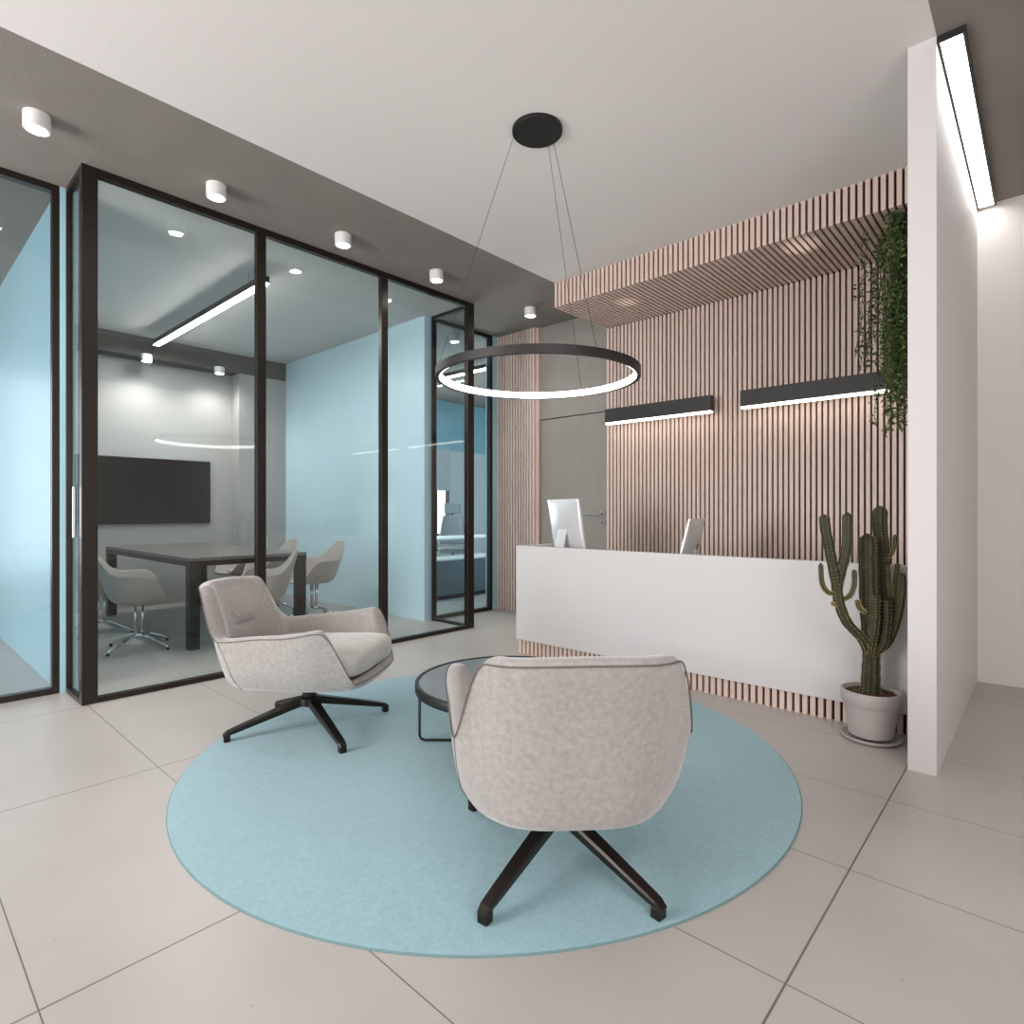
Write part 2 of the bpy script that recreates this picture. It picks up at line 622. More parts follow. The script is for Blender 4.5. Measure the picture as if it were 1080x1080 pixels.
of.box(-8.8, -8.7, 4.84, 6.86, 0, 0.76)  # wall left open above this to seat the added office light
of.box(-8.8, -8.7, 7.70, 9.4, 0, 2.40)
of.box(-8.8, -8.7, 7.05, 7.70, 0, 0.75)
of.use(M['turq_deep']).box(-8.8, -4.95, 9.3, 9.4, 0, ZC)
of.box(XR - 0.12, XR - 0.0, YB, 9.3, 0, ZC)
struct(of.build('wall_office'), 'turquoise and white far wall of the back office', 'wall')
win = thing('window_1', (-8.75, 7.375, 0.75), 'bright window half covered by a pale blind at the far end of the office', 'window', kind='structure')
B('pane', -0.03, -0.02, -0.32, 0.32, 0.0, 1.65, M['sky_pane'], win)
f = MB()
f.box(-0.05, 0.06, -0.325, -0.295, 0, 1.65)
f.box(-0.05, 0.06, 0.295, 0.325, 0, 1.65)
f.box(-0.05, 0.06, -0.295, 0.295, 0, 0.03)
f.box(-0.02, 0.05, 0.01, 0.04, 0.03, 1.62)
f.build('window_frame', M['frame'], win)
B('blind', 0.065, 0.08, -0.34, 0.34, 0.86, 1.66, M['blind'], win)

# ------------------------------------------------------------------ glass fronts


def glass_front(name, label):
    return thing(name, (0, 0, 0), label, 'glass partition', kind='structure')


g = glass_front('window_2', 'black framed glass front of the meeting room with four posts')


def post(x0, x1, y0, y1, parent, z0=0.0, z1=ZC):
    return B('post', x0, x1, y0, y1, z0, z1, M['frame'], parent, 0.002)


def rail(x0, x1, y0, y1, z0, z1, parent):
    return B('rail', x0, x1, y0, y1, z0, z1, M['frame'], parent, 0.002)


FT = 0.05
post(XG - 0.06, XG, YN, 0.985, g)
post(XG - FT, XG, 1.992, 2.062, g)
post(XG - FT, XG, 3.114, 3.184, g)
post(XG - 0.06, XG, 4.175, YF, g)
for a, b_ in ((0.985, 1.992), (2.062, 3.114), (3.184, 4.175)):
    rail(XG - FT, XG, a, b_, ZC - 0.05, ZC, g)
    rail(XG - FT, XG, a, b_, 0, 0.035, g)
    B('pane', XG - 0.030, XG - 0.020, a, b_, 0.035, ZC - 0.05, M['glass'], g)
# returns to the wall line at both ends
for (xw, y0, y1) in ((XL, YN, YN + 0.045), (XR, YF - 0.045, YF)):
    post(xw - 0.0, xw + 0.022, y0, y1, g)
    rail(xw + 0.022, XG - 0.06, y0, y1, ZC - 0.035, ZC, g)
    rail(xw + 0.022, XG - 0.06, y0, y1, 0, 0.03, g)
    B('pane', xw + 0.022, XG - 0.06, (y0 + y1) / 2 - 0.005, (y0 + y1) / 2 + 0.005, 0.03, ZC - 0.035, M['glass'], g)
B('door_pull', XG - 0.13, XG - 0.112, YN - 0.022, YN - 0.004, 1.04, 1.36, M['chrome'], g)['label'] = 'polished vertical door pull'
g = glass_front('window_3', 'black framed glass front of the side room at the left edge')
post(XL - 0.06, XL, 0.828, 0.866, g)
rail(XL - 0.06, XL, -3.55, 0.828, ZC - 0.045, ZC, g)
rail(XL - 0.06, XL, -3.55, 0.828, 0, 0.04, g)
B('pane', XL - 0.035, XL - 0.025, -3.55, 0.828, 0.04, ZC - 0.045, M['glass'], g)
g = glass_front('window_4', 'black framed glass front of the back office beside the slat panel')
post(XR - 0.06, XR, 5.14, 5.183, g)
post(XR - 0.06, XR, YF + 0.002, YF + 0.03, g)
rail(XR - 0.06, XR, YF + 0.03, 5.14, ZC - 0.045, ZC, g)
rail(XR - 0.06, XR, YF + 0.03, 5.14, 0, 0.04, g)
B('pane', XR - 0.035, XR - 0.025, YF + 0.03, 5.14, 0.04, ZC - 0.045, M['glass'], g)

# ------------------------------------------------------------------ reception desk
YD, XD = 3.741, -3.365
desk = thing('reception_desk', (XD, YD, 0), 'long white reception desk on a slatted wooden plinth', 'desk')
LX = XP0 - XD - 0.003
d = MB()
d.box(0, LX, 0, 0.05, 0.118, 0.913, 0.003)
d.box(0, 0.05, 0.051, 0.78, 0.118, 0.913, 0.003)
d.build('front_panel', M['desk_white'], desk)
B('worktop', 0.052, LX, 0.052, 0.78, 0.73, 0.765, M['desk_white'], desk)
d = MB()
slats(d, 0.012, LX, 0.022, 0.045, 0.0, 0.118)
nn = int(0.72 / PITCH)
for i in range(nn):
    d.box(0.012, 0.035, 0.05 + i * PITCH, 0.05 + i * PITCH + SLW, 0.0, 0.118)
d.build('plinth_slats', M['wood'], desk)['label'] = 'pale wooden slatted plinth'
d = MB()
d.box(0.036, LX, 0.046, 0.76, 0.0, 0.117)
d.build('plinth', M['wood_gap'], desk)


def imac(loc, rz, tilt, label, w=0.53, hgt=0.46, base=0.09):
    t = thing('desktop_computer', loc, label, 'computer', 'computers on the reception desk', rz)
    # local: back faces -Y, screen +Y
    R = Matrix.Translation((0, 0.0, base)) @ Matrix.Rotation(radians(tilt), 4, 'X')
    m = MB()
    rows = []
    # closed slab with gently domed back
    nx, nz = 16, 14
    for j in range(nz + 1):
        v = -1 + 2 * j / nz
        row = []
        for i in range(nx + 1):
            u = -1 + 2 * i / nx
            dome = (1 - abs(u) ** 2.2) * (1 - abs(v) ** 2.2)
            row.append(R @ Vector((u * w / 2, -0.012 - 0.045 * dome, hgt / 2 + v * hgt / 2)))
        rows.append(row)
    V = m.grid(rows)
    front = [[m.bm.verts.new(R @ Vector((su * w / 2, 0.0, hgt / 2 + sv * hgt / 2))) for su in (-1, 1)] for sv in (-1, 1)]
    m.bm.faces.new((front[0][0], front[0][1], front[1][1], front[1][0]))
    edges = ([V[0][i] for i in range(nx + 1)], (front[0][1], front[0][0])), ([V[nz][i] for i in range(nx + 1)], (front[1][1], front[1][0])), \
        ([V[j][0] for j in range(nz + 1)], (front[1][0], front[0][0])), ([V[j][nx] for j in range(nz + 1)], (front[1][1], front[0][1]))
    for lst, (p, q) in edges:
        m.bm.faces.new(lst + [p, q])
    m.build('casing', M['alu'], t)
    sc = MB()
    sc.box(-w / 2 + 0.012, w / 2 - 0.012, 0.0005, 0.003, 0.09, hgt - 0.012, mtx=R)
    sc.build('screen', M['screen'], t)
    slot = MB()
    slot.box(-0.02, 0.02, -0.058, -0.050, 0.12, 0.18, 0.003, mtx=R)
    slot.build('cable_slot', M['alu_dark'], t)
    st = MB()
    pts = [(0, -0.045, base + hgt * 0.49), (0, -0.045 - hgt * 0.085, base + hgt * 0.42), (0, -0.045 - hgt * 0.19, 0.02), (0, -0.04 - hgt * 0.19, 0.007), (0, -0.06, 0.005), (0, 0.09, 0.005)]
    for a, b_ in zip(pts[:-1], pts[1:]):
        a, b_ = Vector(a), Vector(b_)
        dd = (b_ - a)
        nrm = Vector((0, -dd.z, dd.y)).normalized() * 0.005
        w2 = 0.075
        vs = [st.bm.verts.new(p + Vector((sx * w2, 0, 0)) + s_ * nrm) for p in (a, b_) for sx in (-1, 1) for s_ in (-1, 1)]
        for fq in [(0, 1, 3, 2), (4, 6, 7, 5), (0, 4, 5, 1), (2, 3, 7, 6), (0, 2, 6, 4), (1, 5, 7, 3)]:
            st.bm.faces.new([vs[i] for i in fq])
    st.build('stand', M['alu'], t)
    return t


imac((-3.055, 4.10, 0.766), radians(-23), 9, 'white desktop computer seen from behind on the left end of the desk')
imac((-2.06, 4.22, 0.766), radians(102), 14, 'light grey desktop computer turned sideways on the middle of the desk', 0.50, 0.36, 0.035)

# ------------------------------------------------------------------ ceiling and pendant lights


def downlight(loc, label, grp, power, rad=0.062, hh=0.085):
    t = thing('ceiling_downlight', loc, label, 'ceiling light', grp)
    m = MB()
    m.lathe([(0.0, 0.0), (rad, 0.0), (rad, -hh + 0.003), (rad - 0.003, -hh), (rad - 0.012, -hh), (rad - 0.014, -hh + 0.012), (0.0, -hh + 0.012)], seg=32)
    m.build('housing', M['white_plastic'], t, auto=40)
    m = MB()
    m.lathe([(0.0, -hh + 0.011), (rad - 0.016, -hh + 0.011), (rad - 0.017, -hh + 0.004), (0.0, -hh + 0.003)], seg=32)
    m.build('light_disc', M['led_spot'], t, auto=40)
    return t


LY = (0.628, 1.563, 2.508, 3.456, 4.75)
LBL = ('white round downlight on the dark ceiling at the far left above the side room glass',
       'white round downlight above the first pane of the meeting room glass',
       'white round downlight above the second pane of the meeting room glass',
       'white round downlight above the third pane of the meeting room glass',
       'white round downlight on the dark ceiling near the slat canopy')
dl = downlight((-4.07, LY[0], ZC), LBL[0], 'downlights on the dark ceiling band', 0)
for y, l in zip(LY[1:], LBL[1:]):
    dup(dl, (-4.07, y, ZC), 0, l)
for y in LY:
    spot('downlight_beam', (-4.07, y, ZC - 0.10), (-4.07, y, 0), 9, 110, 0.8, (1, 0.97, 0.93))
dm = dup(dl, (-8.10, 2.30, 3.11), 0, 'left round downlight under the dark soffit in the meeting room', 'downlights in the meeting room')
dup(dl, (-8.10, 3.15, 3.11), 0, 'right round downlight under the dark soffit in the meeting room', 'downlights in the meeting room')
for y in (2.30, 3.15):
    spot('downlight_beam', (-8.14, y, 3.0), (-8.20, y, 0), 18, 150, 1.0, (1, 0.98, 0.95))
dup(dl, (-5.37, 4.85, ZC), 0, 'downlight on the office ceiling seen through the corner glass', 'downlights in the office')

# ring pendant
PX, PY = -2.138, 2.556
ring = thing('ring_pendant_lamp', (PX, PY, ZC), 'black ring pendant lamp with glowing white inner band hanging on three wires', 'pendant lamp')
m = MB()
m.lathe([(0, 0), (0.142, 0), (0.142, -0.018), (0.138, -0.022), (0, -0.022)], seg=56)
m.build('ceiling_plate', M['black'], ring, auto=40)
RR, ZR0, ZR1 = 0.572, 1.945 - ZC, 1.989 - ZC
m = MB()
m.lathe([(RR - 0.022, ZR0), (RR, ZR0), (RR, ZR1), (RR - 0.022, ZR1)], seg=128, closed=True)
m.build('ring_body', M['lamp_black'], ring, auto=40)
m = MB()
m.lathe([(RR - 0.031, ZR0 + 0.005), (RR - 0.0215, ZR0 + 0.003), (RR - 0.0215, ZR1 - 0.003), (RR - 0.031, ZR1 - 0.005)], seg=128, closed=True)
m.build('light_band', M['led'], ring, auto=40)
for a in (188, -62, 57):
    aa = radians(a) + TH
    w_ = MB()
    w_.tube([(0.125 * cos(aa), 0.125 * sin(aa), -0.02), ((RR - 0.011) * cos(aa), (RR - 0.011) * sin(aa), ZR1)], 0.0013, 6)
    w_.build('wire', M['black'], ring)


# slat wall bar lamps
def bar_lamp(x0, x1, label):
    yc = 5.13
    t = thing('linear_wall_lamp', ((x0 + x1) / 2, yc, 2.10), label, 'wall lamp', 'bar lamps in front of the slat wall')
    l = (x1 - x0) / 2
    B('housing', -l, l, -0.03, 0.03, 0.012, 0.15, M['lamp_black'], t, 0.001)
    B('diffuser', -l + 0.003, l - 0.003, -0.027, 0.027, -0.006, 0.011, M['led_warm'], t, 0.002)
    for sx in (-0.42, 0.12):
        p = MB()
        p.tube([(sx, 0, 0.15), (sx, 0, 0.185)], 0.006, 8)
        p.build('cable_grip', M['steel'], t)
        p = MB()
        p.tube([(sx, 0, 0.185), (sx, 0, 3.13 - 2.10)], 0.0016, 6)
        p.build('cable', M['black'], t)
    return t


bar_lamp(-3.365, -2.245, 'black bar lamp with warm light at the left end of the slat wall')
bar_lamp(-1.98, -0.885, 'black bar lamp with warm light reaching into the hanging greenery')

# spots added to lay bright streaks on the canopy's underside
spot('bar_lamp_uplight', (-2.82, 5.13, 2.29), (-2.88, 4.72, 3.13), 11.0, 16, 1.0, (1, 0.93, 0.86), 0.012)
spot('bar_lamp_uplight', (-1.43, 5.13, 2.29), (-1.34, 4.58, 3.13), 15.0, 18, 1.0, (1, 0.93, 0.86), 0.012)

# right ceiling linear panel
t = thing('linear_ceiling_lamp', (-0.325, 4.31, ZC), 'long black framed linear ceiling lamp beside the white partition', 'ceiling light')
fr = MB()
for (x0, x1, y0, y1) in ((-0.056, -0.044, -1.03, 0.98), (0.038, 0.050, -1.03, 0.98), (-0.044, 0.038, -1.03, -1.018), (-0.044, 0.038, 0.968, 0.98)):
    fr.box(x0, x1, y0, y1, -0.03, 0)
fr.build('frame', M['lamp_black'], t)
B('diffuser', -0.044, 0.038, -1.018, 0.968, -0.024, 0, M['led_panel'], t)

# meeting room bar
t = thing('linear_pendant_lamp', (-6.475, 2.35, 3.2), 'bright linear bar lamp hanging in the meeting room', 'pendant lamp')
B('housing', -1.43, 1.43, -0.035, 0.035, 0.0, 0.06, M['lamp_black'], t, 0.002)
B('diffuser', -1.425, 1.425, -0.03, 0.03, -0.008, -0.0005, M['led_meet'], t)
for sx in (-1.1, 1.1):
    p = MB()
    p.tube([(sx, 0, 0.06), (sx, 0, ZC - 3.2)], 0.002, 6)
    p.build('cable', M['black'], t)

t = thing('linear_pendant_lamp', (-6.6, 5.83, 3.2), 'linear bar lamp hanging in the back office behind the corner post', 'pendant lamp')
B('housing', -1.0, 1.0, -0.035, 0.035, 0.0, 0.06, M['lamp_black'], t, 0.002)
B('diffuser', -0.995, 0.995, -0.03, 0.03, -0.008, -0.0005, M['led_meet'], t)
for sx in (-0.7, 0.7):
    p = MB()
    p.tube([(sx, 0, 0.06), (sx, 0, ZC - 3.2)], 0.002, 6)
    p.build('cable', M['black'], t)

# ------------------------------------------------------------------ rug
rug = thing('round_rug', (-2.115, 2.155, 0), 'large round turquoise rug under the two armchairs', 'rug')
RUG = 1.432
m = MB()
m.lathe([(0, 0.008), (RUG * 0.3, 0.008), (RUG * 0.7, 0.008), (RUG - 0.010, 0.008), (RUG - 0.004, 0.0068), (RUG - 0.004, 0.001), (0, 0.001)], seg=160)
m.build('pile', M['rug'], rug, auto=40)
m = MB()
m.lathe([(RUG - 0.0036, 0.0), (RUG, 0.0), (RUG + 0.0005, 0.0035), (RUG - 0.0036, 0.0064)], seg=160, closed=True)
m.build('binding', M['rug_edge'], rug, auto=60)
RZ = 0.0083                    # rug top


# ------------------------------------------------------------------ bowl-shaped shells
def lerp_tab(tab, t):
    for (a, va), (b_, vb) in zip(tab[:-1], tab[1:]):
        if t <= b_:
            k = (t - a) / (b_ - a)
            return va + (vb - va) * k
    return tab[-1][1]


def smooth(a, b_, x):
    k = max(0.0, min(1.0, (x - a) / (b_ - a)))
    return k * k * (3 - 2 * k)


class Bowl:
    def __init__(self, xf, xb, bw, tz, z0, rim, n, back_narrow=0.0):
        self.xf, self.xb, self.bw, self.tz, self.z0, self.rim, self.n, self.bn = xf, xb, bw, tz, z0, rim, n, back_narrow

    def p(self, th, t):
        c, s_ = cos(th), sin(th)
        ph = abs(math.degrees(math.atan2(s_, c)))
        e = 2.0 / self.n
        a = lerp_tab(self.xf, t) if c >= 0 else lerp_tab(self.xb, t)
        bb = lerp_tab(self.bw, t) * (1 - self.bn * t * smooth(110, 165, ph))
        x = a * math.copysign(abs(c) ** e, c)
        y = bb * math.copysign(abs(s_) ** e, s_)
        z = self.z0 + (self.rim(ph) - self.z0) * lerp_tab(self.tz, t)
        return Vector((x, y, z))

    def mesh(self, ts, nu=64):
        m = MB()
        rows = [[self.p(2 * pi * k / nu, t) for k in range(nu)] for t in ts]
        V = m.grid(rows, closed_u=True)
        cen = sum((Vector(p) for p in rows[0]), Vector()) / nu
        c = m.bm.verts.new(cen)
        for k in range(nu):
            f = m.bm.faces.new((V[0][(k + 1) % nu], V[0][k], c))
            f.smooth = True
        return m


def lounge_rim(ph):
    if ph < 30:
        return 0.330
    if ph < 66:
        return 0.330 + smooth(28, 66, ph) * 0.275
    if ph < 112:
        return 0.605 - smooth(66, 112, ph) * 0.065
    return 0.540 + smooth(112, 141, ph) * 0.258 + 0.010 * smooth(141, 180, ph)


LOUNGE = Bowl(xf=[(0, .26), (.1, .355), (.35, .395), (.65, .412), (1, .42)],
              xb=[(0, .30), (.1, .395), (.35, .435), (.65, .485), (1, .56)],
              bw=[(0, .20), (.1, .300), (.35, .350), (.65, .364), (1, .370)],
              tz=[(0, 0), (.1, .03), (.35, .30), (.65, .65), (1, 1)],
              z0=0.272, rim=lounge_rim, n=3.3, back_narrow=0.11)
THK = 0.072


def lounge_pt(th, t, inset=0.0, dz=0.0):
    """outer surface point, flared at the arm fronts, moved inwards horizontally by inset"""
    def q(a):
        p_ = LOUNGE.p(a, t)
        p_.y *= 1 + 0.13 * smooth(-0.25, 0.35, p_.x) * t
        return p_
    p = q(th)
    if inset:
        d_ = q(th + 0.01) - q(th - 0.01)
        nrm = Vector((-d_.y, d_.x, 0)).normalized()
        p = p + nrm * inset
    p.z += dz
    return p


def lounge_chair(loc, face, label, swivel=0.0):
    t = thing('lounge_armchair', loc, label, 'armchair', 'grey velvet swivel armchairs', face)
    nu = 96
    ths = [2 * pi * k / nu for k in range(nu)]
    m = MB()
    rows = []
    for tt in (0.0, .05, .1, .18, .28, .4, .52, .65, .78, .9, .965):
        rows.append([lounge_pt(a, tt) for a in ths])
    rows.append([lounge_pt(a, 1.0, 0.006, 0.0) for a in ths])
    rows.append([lounge_pt(a, 1.0, 0.020, 0.008) for a in ths])
    rows.append([lounge_pt(a, 1.0, THK - 0.020, 0.008) for a in ths])
    rows.append([lounge_pt(a, 1.0, THK - 0.006, 0.0) for a in ths])
    for tt in (.95, .85, .7, .55, .4, .28):
        rows.append([lounge_pt(a, tt, THK) for a in ths])
    V = m.grid(rows, closed_u=True)
    for ring_, z in ((V[0], 0.272), (V[-1], None)):
        c0 = sum((v.co for v in ring_), Vector()) / nu
        if z is not None:
            c0.z = z
        c = m.bm.verts.new(c0)
        for k in range(nu):
            f = m.bm.faces.new((ring_[k], ring_[(k + 1) % nu], c))
            f.smooth = True
    sh = m.build('shell', M['velvet'], t)
    sb = sh.modifiers.new('round', 'SUBSURF')
    sb.levels = sb.render_levels = 1
    pp = MB()
    pp.closed_tube([lounge_pt(2 * pi * k / 200, 0.985, -0.0005) for k in range(200)], 0.0024, 6)
    pp.build('piping', M['piping'], sh)['label'] = 'dark piping along the rim'
    for sg in (-1, 1):
        sm = MB()
        sm.tube([lounge_pt(sg * radians(113), 0.10 + 0.87 * k / 16, 0.0004) for k in range(17)], 0.0014, 6)
        sm.build('side_seam', M['piping'], sh)
    # seat cushion
    sc = MB()
    prof = [(0.60, 0.0), (0.92, 0.0), (0.975, 0.010), (1.0, 0.035), (1.0, 0.085), (0.985, 0.110), (0.945, 0.127), (0.86, 0.136), (0.6, 0.144), (0.3, 0.147)]
    e = 2 / 5.5

    def seat(th, r_, z):
        x = 0.365 * r_ * math.copysign(abs(cos(th)) ** e, cos(th))
        y = (0.293 + 0.02 * x / 0.365) * r_ * math.copysign(abs(sin(th)) ** e, sin(th))
        return (x + 0.040, y, 0.338 + z * (1 - 0.10 * (x / 0.365)) + 0.022 * (x / 0.365))
    rows = [[seat(2 * pi * k / 80, r_, z) for k in range(80)] for r_, z in prof]
    V = sc.grid(rows, closed_u=True)
    for ring_, zc_ in ((V[0], 0.338), (V[-1], 0.338 + 0.148)):
        c = sc.bm.verts.new((0.040, 0, zc_))
        for k in range(80):
            f = sc.bm.faces.new((ring_[k], ring_[(k + 1) % 80], c))
            f.smooth = True
    sc.build('seat_cushion', M['velvet_seat'], t)
    # back cushion swelling out of the inner back, with a pinched crease
    bc = MB()
    ny, nz = 72, 60
    front, rear = [], []
    for j in range(nz + 1):
        v = -1 + 2 * j / nz
        tt = 0.655 + 0.305 * v
        rf, rr_ = [], []
        for i in range(ny + 1):
            u = -1 + 2 * i / ny
            # equal steps across the back's width rather than equal angles
            th = pi - math.copysign(math.asin(min(1.0, (abs(u) * 0.86) ** 1.65)), u)
            p0 = lounge_pt(th, tt, THK)
            w_ = (1 - u * u) * (1 - v * v)
            puff = -0.008 + 0.044 * w_
            yy, zz = p0.y, p0.z - 0.572
            crease = 0.034 * math.exp(-(yy / 0.085) ** 4 - (zz / 0.010) ** 2) + 0.016 * math.exp(-(yy / 0.13) ** 2 - (zz / 0.045) ** 2)
            ang = math.atan2(zz, yy)
            rad_ = math.hypot(yy * 0.8, zz * 1.3)
            wr = 0.0026 * smooth(-0.01, 0.05, zz) * math.sin(ang * 13) * math.exp(-((rad_ - 0.09) / 0.04) ** 2)
            rf.append(lounge_pt(th, tt, THK + puff - crease * w_ ** 0.3 + wr))
            rr_.append(lounge_pt(th, tt, THK - 0.032))
        front.append(rf)
        rear.append(rr_)
    V1 = bc.grid(front)
    V2 = bc.grid([r[::-1] for r in rear])
    for a, b_ in ((V1[0], V2[0][::-1]), (V1[-1], V2[-1][::-1]), ([r[0] for r in V1], [r[-1] for r in V2]), ([r[-1] for r in V1], [r[0] for r in V2])):
        for i in range(len(a) - 1):
            bc.bm.faces.new((a[i], a[i + 1], b_[i + 1], b_[i]))
    bc.build('back_cushion', M['velvet'], t)
    # swivel base
    hb = MB()
    hb.lathe([(0, 0.290), (0.085, 0.290), (0.085, 0.272), (0.040, 0.262), (0.036, 0.176), (0.058, 0.170), (0.060, 0.138), (0.048, 0.126), (0, 0.124)], seg=28)
    hb.build('hub', M['bronze'], t, auto=40)
    RS = Matrix.Rotation(swivel, 4, 'Z')
    for fx, fy in ((0.335, 0.312), (0.335, -0.312), (-0.335, 0.262), (-0.335, -0.262)):
        d_ = RS @ Vector((fx, fy, 0))
        L_ = d_.length
        d_.normalize()
        s_ = Vector((-d_.y, d_.x, 0))
        lg = MB()
        rows = []
        for (k, z, w_, hh) in ((0.03, 0.150, 0.030, 0.020), (0.14, 0.145, 0.029, 0.020), (0.55, 0.094, 0.025, 0.016), (0.90, 0.050, 0.021, 0.012), (0.955, 0.043, 0.020, 0.012), (1.0, 0.026, 0.018, 0.012)):
            c = d_ * (L_ * k) + Vector((0, 0, z))
            upv = (Vector((0, 0, 1)) + d_ * (0.3 if k < 0.95 else 1.0)).normalized()
            rows.append([c + s_ * w_ + upv * hh * 0.5, c + s_ * w_ * 0.8 + upv * hh, c - s_ * w_ * 0.8 + upv * hh, c - s_ * w_ + upv * hh * 0.5, c - s_ * w_ * 0.85 - upv * hh, c + s_ * w_ * 0.85 - upv * hh])
        V = lg.grid(rows, closed_u=True, smooth=False)
        lg.bm.faces.new(V[0][::-1])
        lg.bm.faces.new(V[-1])
        leg = lg.build('leg', M['bronze'], t)
        ft = MB()
        an = math.atan2(d_.y, d_.x)
        ft.box(L_ - 0.028, L_ + 0.004, -0.018, 0.018, 0.0, 0.034, 0.003, mtx=Matrix.Rotation(an, 4, 'Z'))
        ft.build('foot', M['bronze'], leg)
    return t


lounge_chair((-3.034, 1.659, RZ), radians(34.5), 'pale grey velvet armchair in front of the meeting room glass, turned sideways')
lounge_chair((-1.26, 1.624, RZ), radians(135.6), 'pale grey velvet armchair in the foreground seen from behind', radians(-1))

# ------------------------------------------------------------------ coffee table
ct = thing('coffee_table', (-2.07, 2.255, RZ), 'low round coffee table with smoked top and thin black legs between the armchairs', 'coffee table')
m = MB()
m.lathe([(0, 0.318), (0.468, 0.318), (0.468, 0.3245), (0, 0.3245)], seg=96)
m.build('tabletop', M['table_glass'], ct, auto=40)
m = MB()
m.lathe([(0.4685, 0.285), (0.486, 0.285), (0.488, 0.290), (0.488, 0.325), (0.486, 0.328), (0.4685, 0.328)], seg=96, closed=True)
m.build('rim', M['black'], ct, auto=40)
m = MB()
m.lathe([(0, 0.305), (0.468, 0.305), (0.468, 0.317), (0, 0.317)], seg=64)
m.build('tray', M['black'], ct, auto=40)
for q in range(2):
    a0 = TH + q * pi / 2
    zb = 0.008 + q * 0.0145
    d_ = Vector((cos(a0), sin(a0), 0))
    m = MB()
    m.tube([d_ * k + Vector((0, 0, z)) for k, z in ((-0.470, 0.300), (-0.470, zb + 0.028), (-0.462, zb + 0.008), (-0.442, zb), (0.442, zb), (0.462, zb + 0.008), (0.470, zb + 0.028), (0.470, 0.300))], 0.0072, 8)
    m.build('leg_frame', M['black'], ct)


# ------------------------------------------------------------------ meeting room furniture
TX0, TX1, TY0, TY1, TZ = -8.12, -5.49, 1.885, 2.97, 0.80
mt = thing('meeting_table', ((TX0 + TX1) / 2, (TY0 + TY1) / 2, 0), 'long dark wooden meeting table behind the glass', 'table')
lx, ly = (TX1 - TX0) / 2, (TY1 - TY0) / 2
m = MB()
npl = 8
for i in range(npl):
    a = -ly + 2 * ly * i / npl
    m.box(-lx, lx, a + 0.001, a + 2 * ly / npl - 0.001, TZ - 0.028, TZ, 0.001)
m.build('tabletop', M['table_dark'], mt)
m = MB()
m.box(-lx, lx, -ly, -ly + 0.03, TZ - 0.075, TZ - 0.0285)
m.box(-lx, lx, ly - 0.03, ly, TZ - 0.075, TZ - 0.0285)
m.box(-lx, -lx + 0.03, -ly + 0.03, ly - 0.03, TZ - 0.075, TZ - 0.0285)
m.box(lx - 0.03, lx, -ly + 0.03, ly - 0.03, TZ - 0.075, TZ - 0.0285)
m.build('apron', M['frame'], mt)
for sx in (-1, 1):
    for sy in (-1, 1):
        x0, y0 = sx * (lx - 0.05), sy * (ly - 0.045)
        B('leg', x0 - 0.048, x0 + 0.048, y0 - 0.043, y0 + 0.043, 0, TZ - 0.075, M['frame'], mt, 0.003)


def shell_rim(ph):
    if ph < 112:
        return 0.425 + smooth(34, 82, ph) * 0.245
    return 0.67 + smooth(112, 165, ph) * 0.20


SHELL = Bowl(xf=[(0, .05), (.4, .18), (.6, .23), (.8, .265), (1, .295)],
             xb=[(0, .05), (.4, .17), (.6, .22), (.8, .265), (1, .335)],
             bw=[(0, .05), (.4, .16), (.6, .215), (.8, .275), (1, .325)],
             tz=[(0, 0), (.4, .02), (.6, .13), (.8, .48), (1, 1)],
             z0=0.405, rim=shell_rim, n=2.25, back_narrow=0.22)


def shell_chair(loc, face, label):
    t = thing('conference_chair', loc, label, 'chair', 'beige shell chairs around the meeting table', face)
    sh = SHELL.mesh([0, .2, .4, .5, .6, .7, .8, .9, 1.0], 48).build('seat_shell', M['shell'], t)
    md = sh.modifiers.new('thick', 'SOLIDIFY')
    md.thickness = 0.014
    md.offset = 1
    sb = sh.modifiers.new('round', 'SUBSURF')
    sb.levels = sb.render_levels = 2
    c = MB()
    for sx in (-1, 1):
        for sy in (-1, 1):
            c.tube([(sx * 0.03, sy * 0.03, 0.40), (sx * 0.022, sy * 0.022, 0.12)], 0.010, 8)
    c.lathe([(0, 0.135), (0.045, 0.135), (0.045, 0.10), (0, 0.10)], seg=16)
    c.build('column', M['chrome'], t)['label'] = 'chrome column of four thin rods'
    c = MB()
    for q in range(2):
        c.tube([(-0.13, (-1) ** q * 0.09, 0.425), (0, (-1) ** q * 0.02, 0.385), (0.13, (-1) ** q * 0.09, 0.425)], 0.009, 8)
    c.build('seat_bracket', M['chrome'], t)
    for q in range(4):
        a = radians(45 + 90 * q)
        l = MB()
        l.tube([(0.02 * cos(a), 0.02 * sin(a), 0.118), (0.12 * cos(a), 0.12 * sin(a), 0.10), (0.29 * cos(a), 0.29 * sin(a), 0.035), (0.31 * cos(a), 0.31 * sin(a), 0.018)], [0.020, 0.018, 0.014, 0.012], 8)
        lo = l.build('leg', M['chrome'], t)
        gd = MB()
        gd.lathe([(0, 0), (0.014, 0), (0.014, 0.012), (0, 0.014)], c=(0.308 * cos(a), 0.308 * sin(a), 0), seg=12)
        gd.build('glide', M['black'], lo)
    return t


ch = shell_chair((-5.95, 1.63, 0), radians(74), 'beige shell chair with chrome base at the near corner of the meeting table')
for (x, y, a, lb) in ((-6.98, 1.58, 88, 'beige shell chair half hidden by the dark corner post of the glass'),
                      (-5.22, 2.36, 246, 'beige shell chair at the end of the meeting table behind the grey armchair'),
                      (-6.20, 3.45, -97, 'beige shell chair on the right of the table against the turquoise wall'),
                      (-7.08, 3.33, -92, 'beige shell chair behind the table just right of the middle glass post'),
                      (-7.86, 3.32, -88, 'beige shell chair behind the table just left of the middle glass post')):
    dup(ch, (x, y, 0), radians(a), lb)

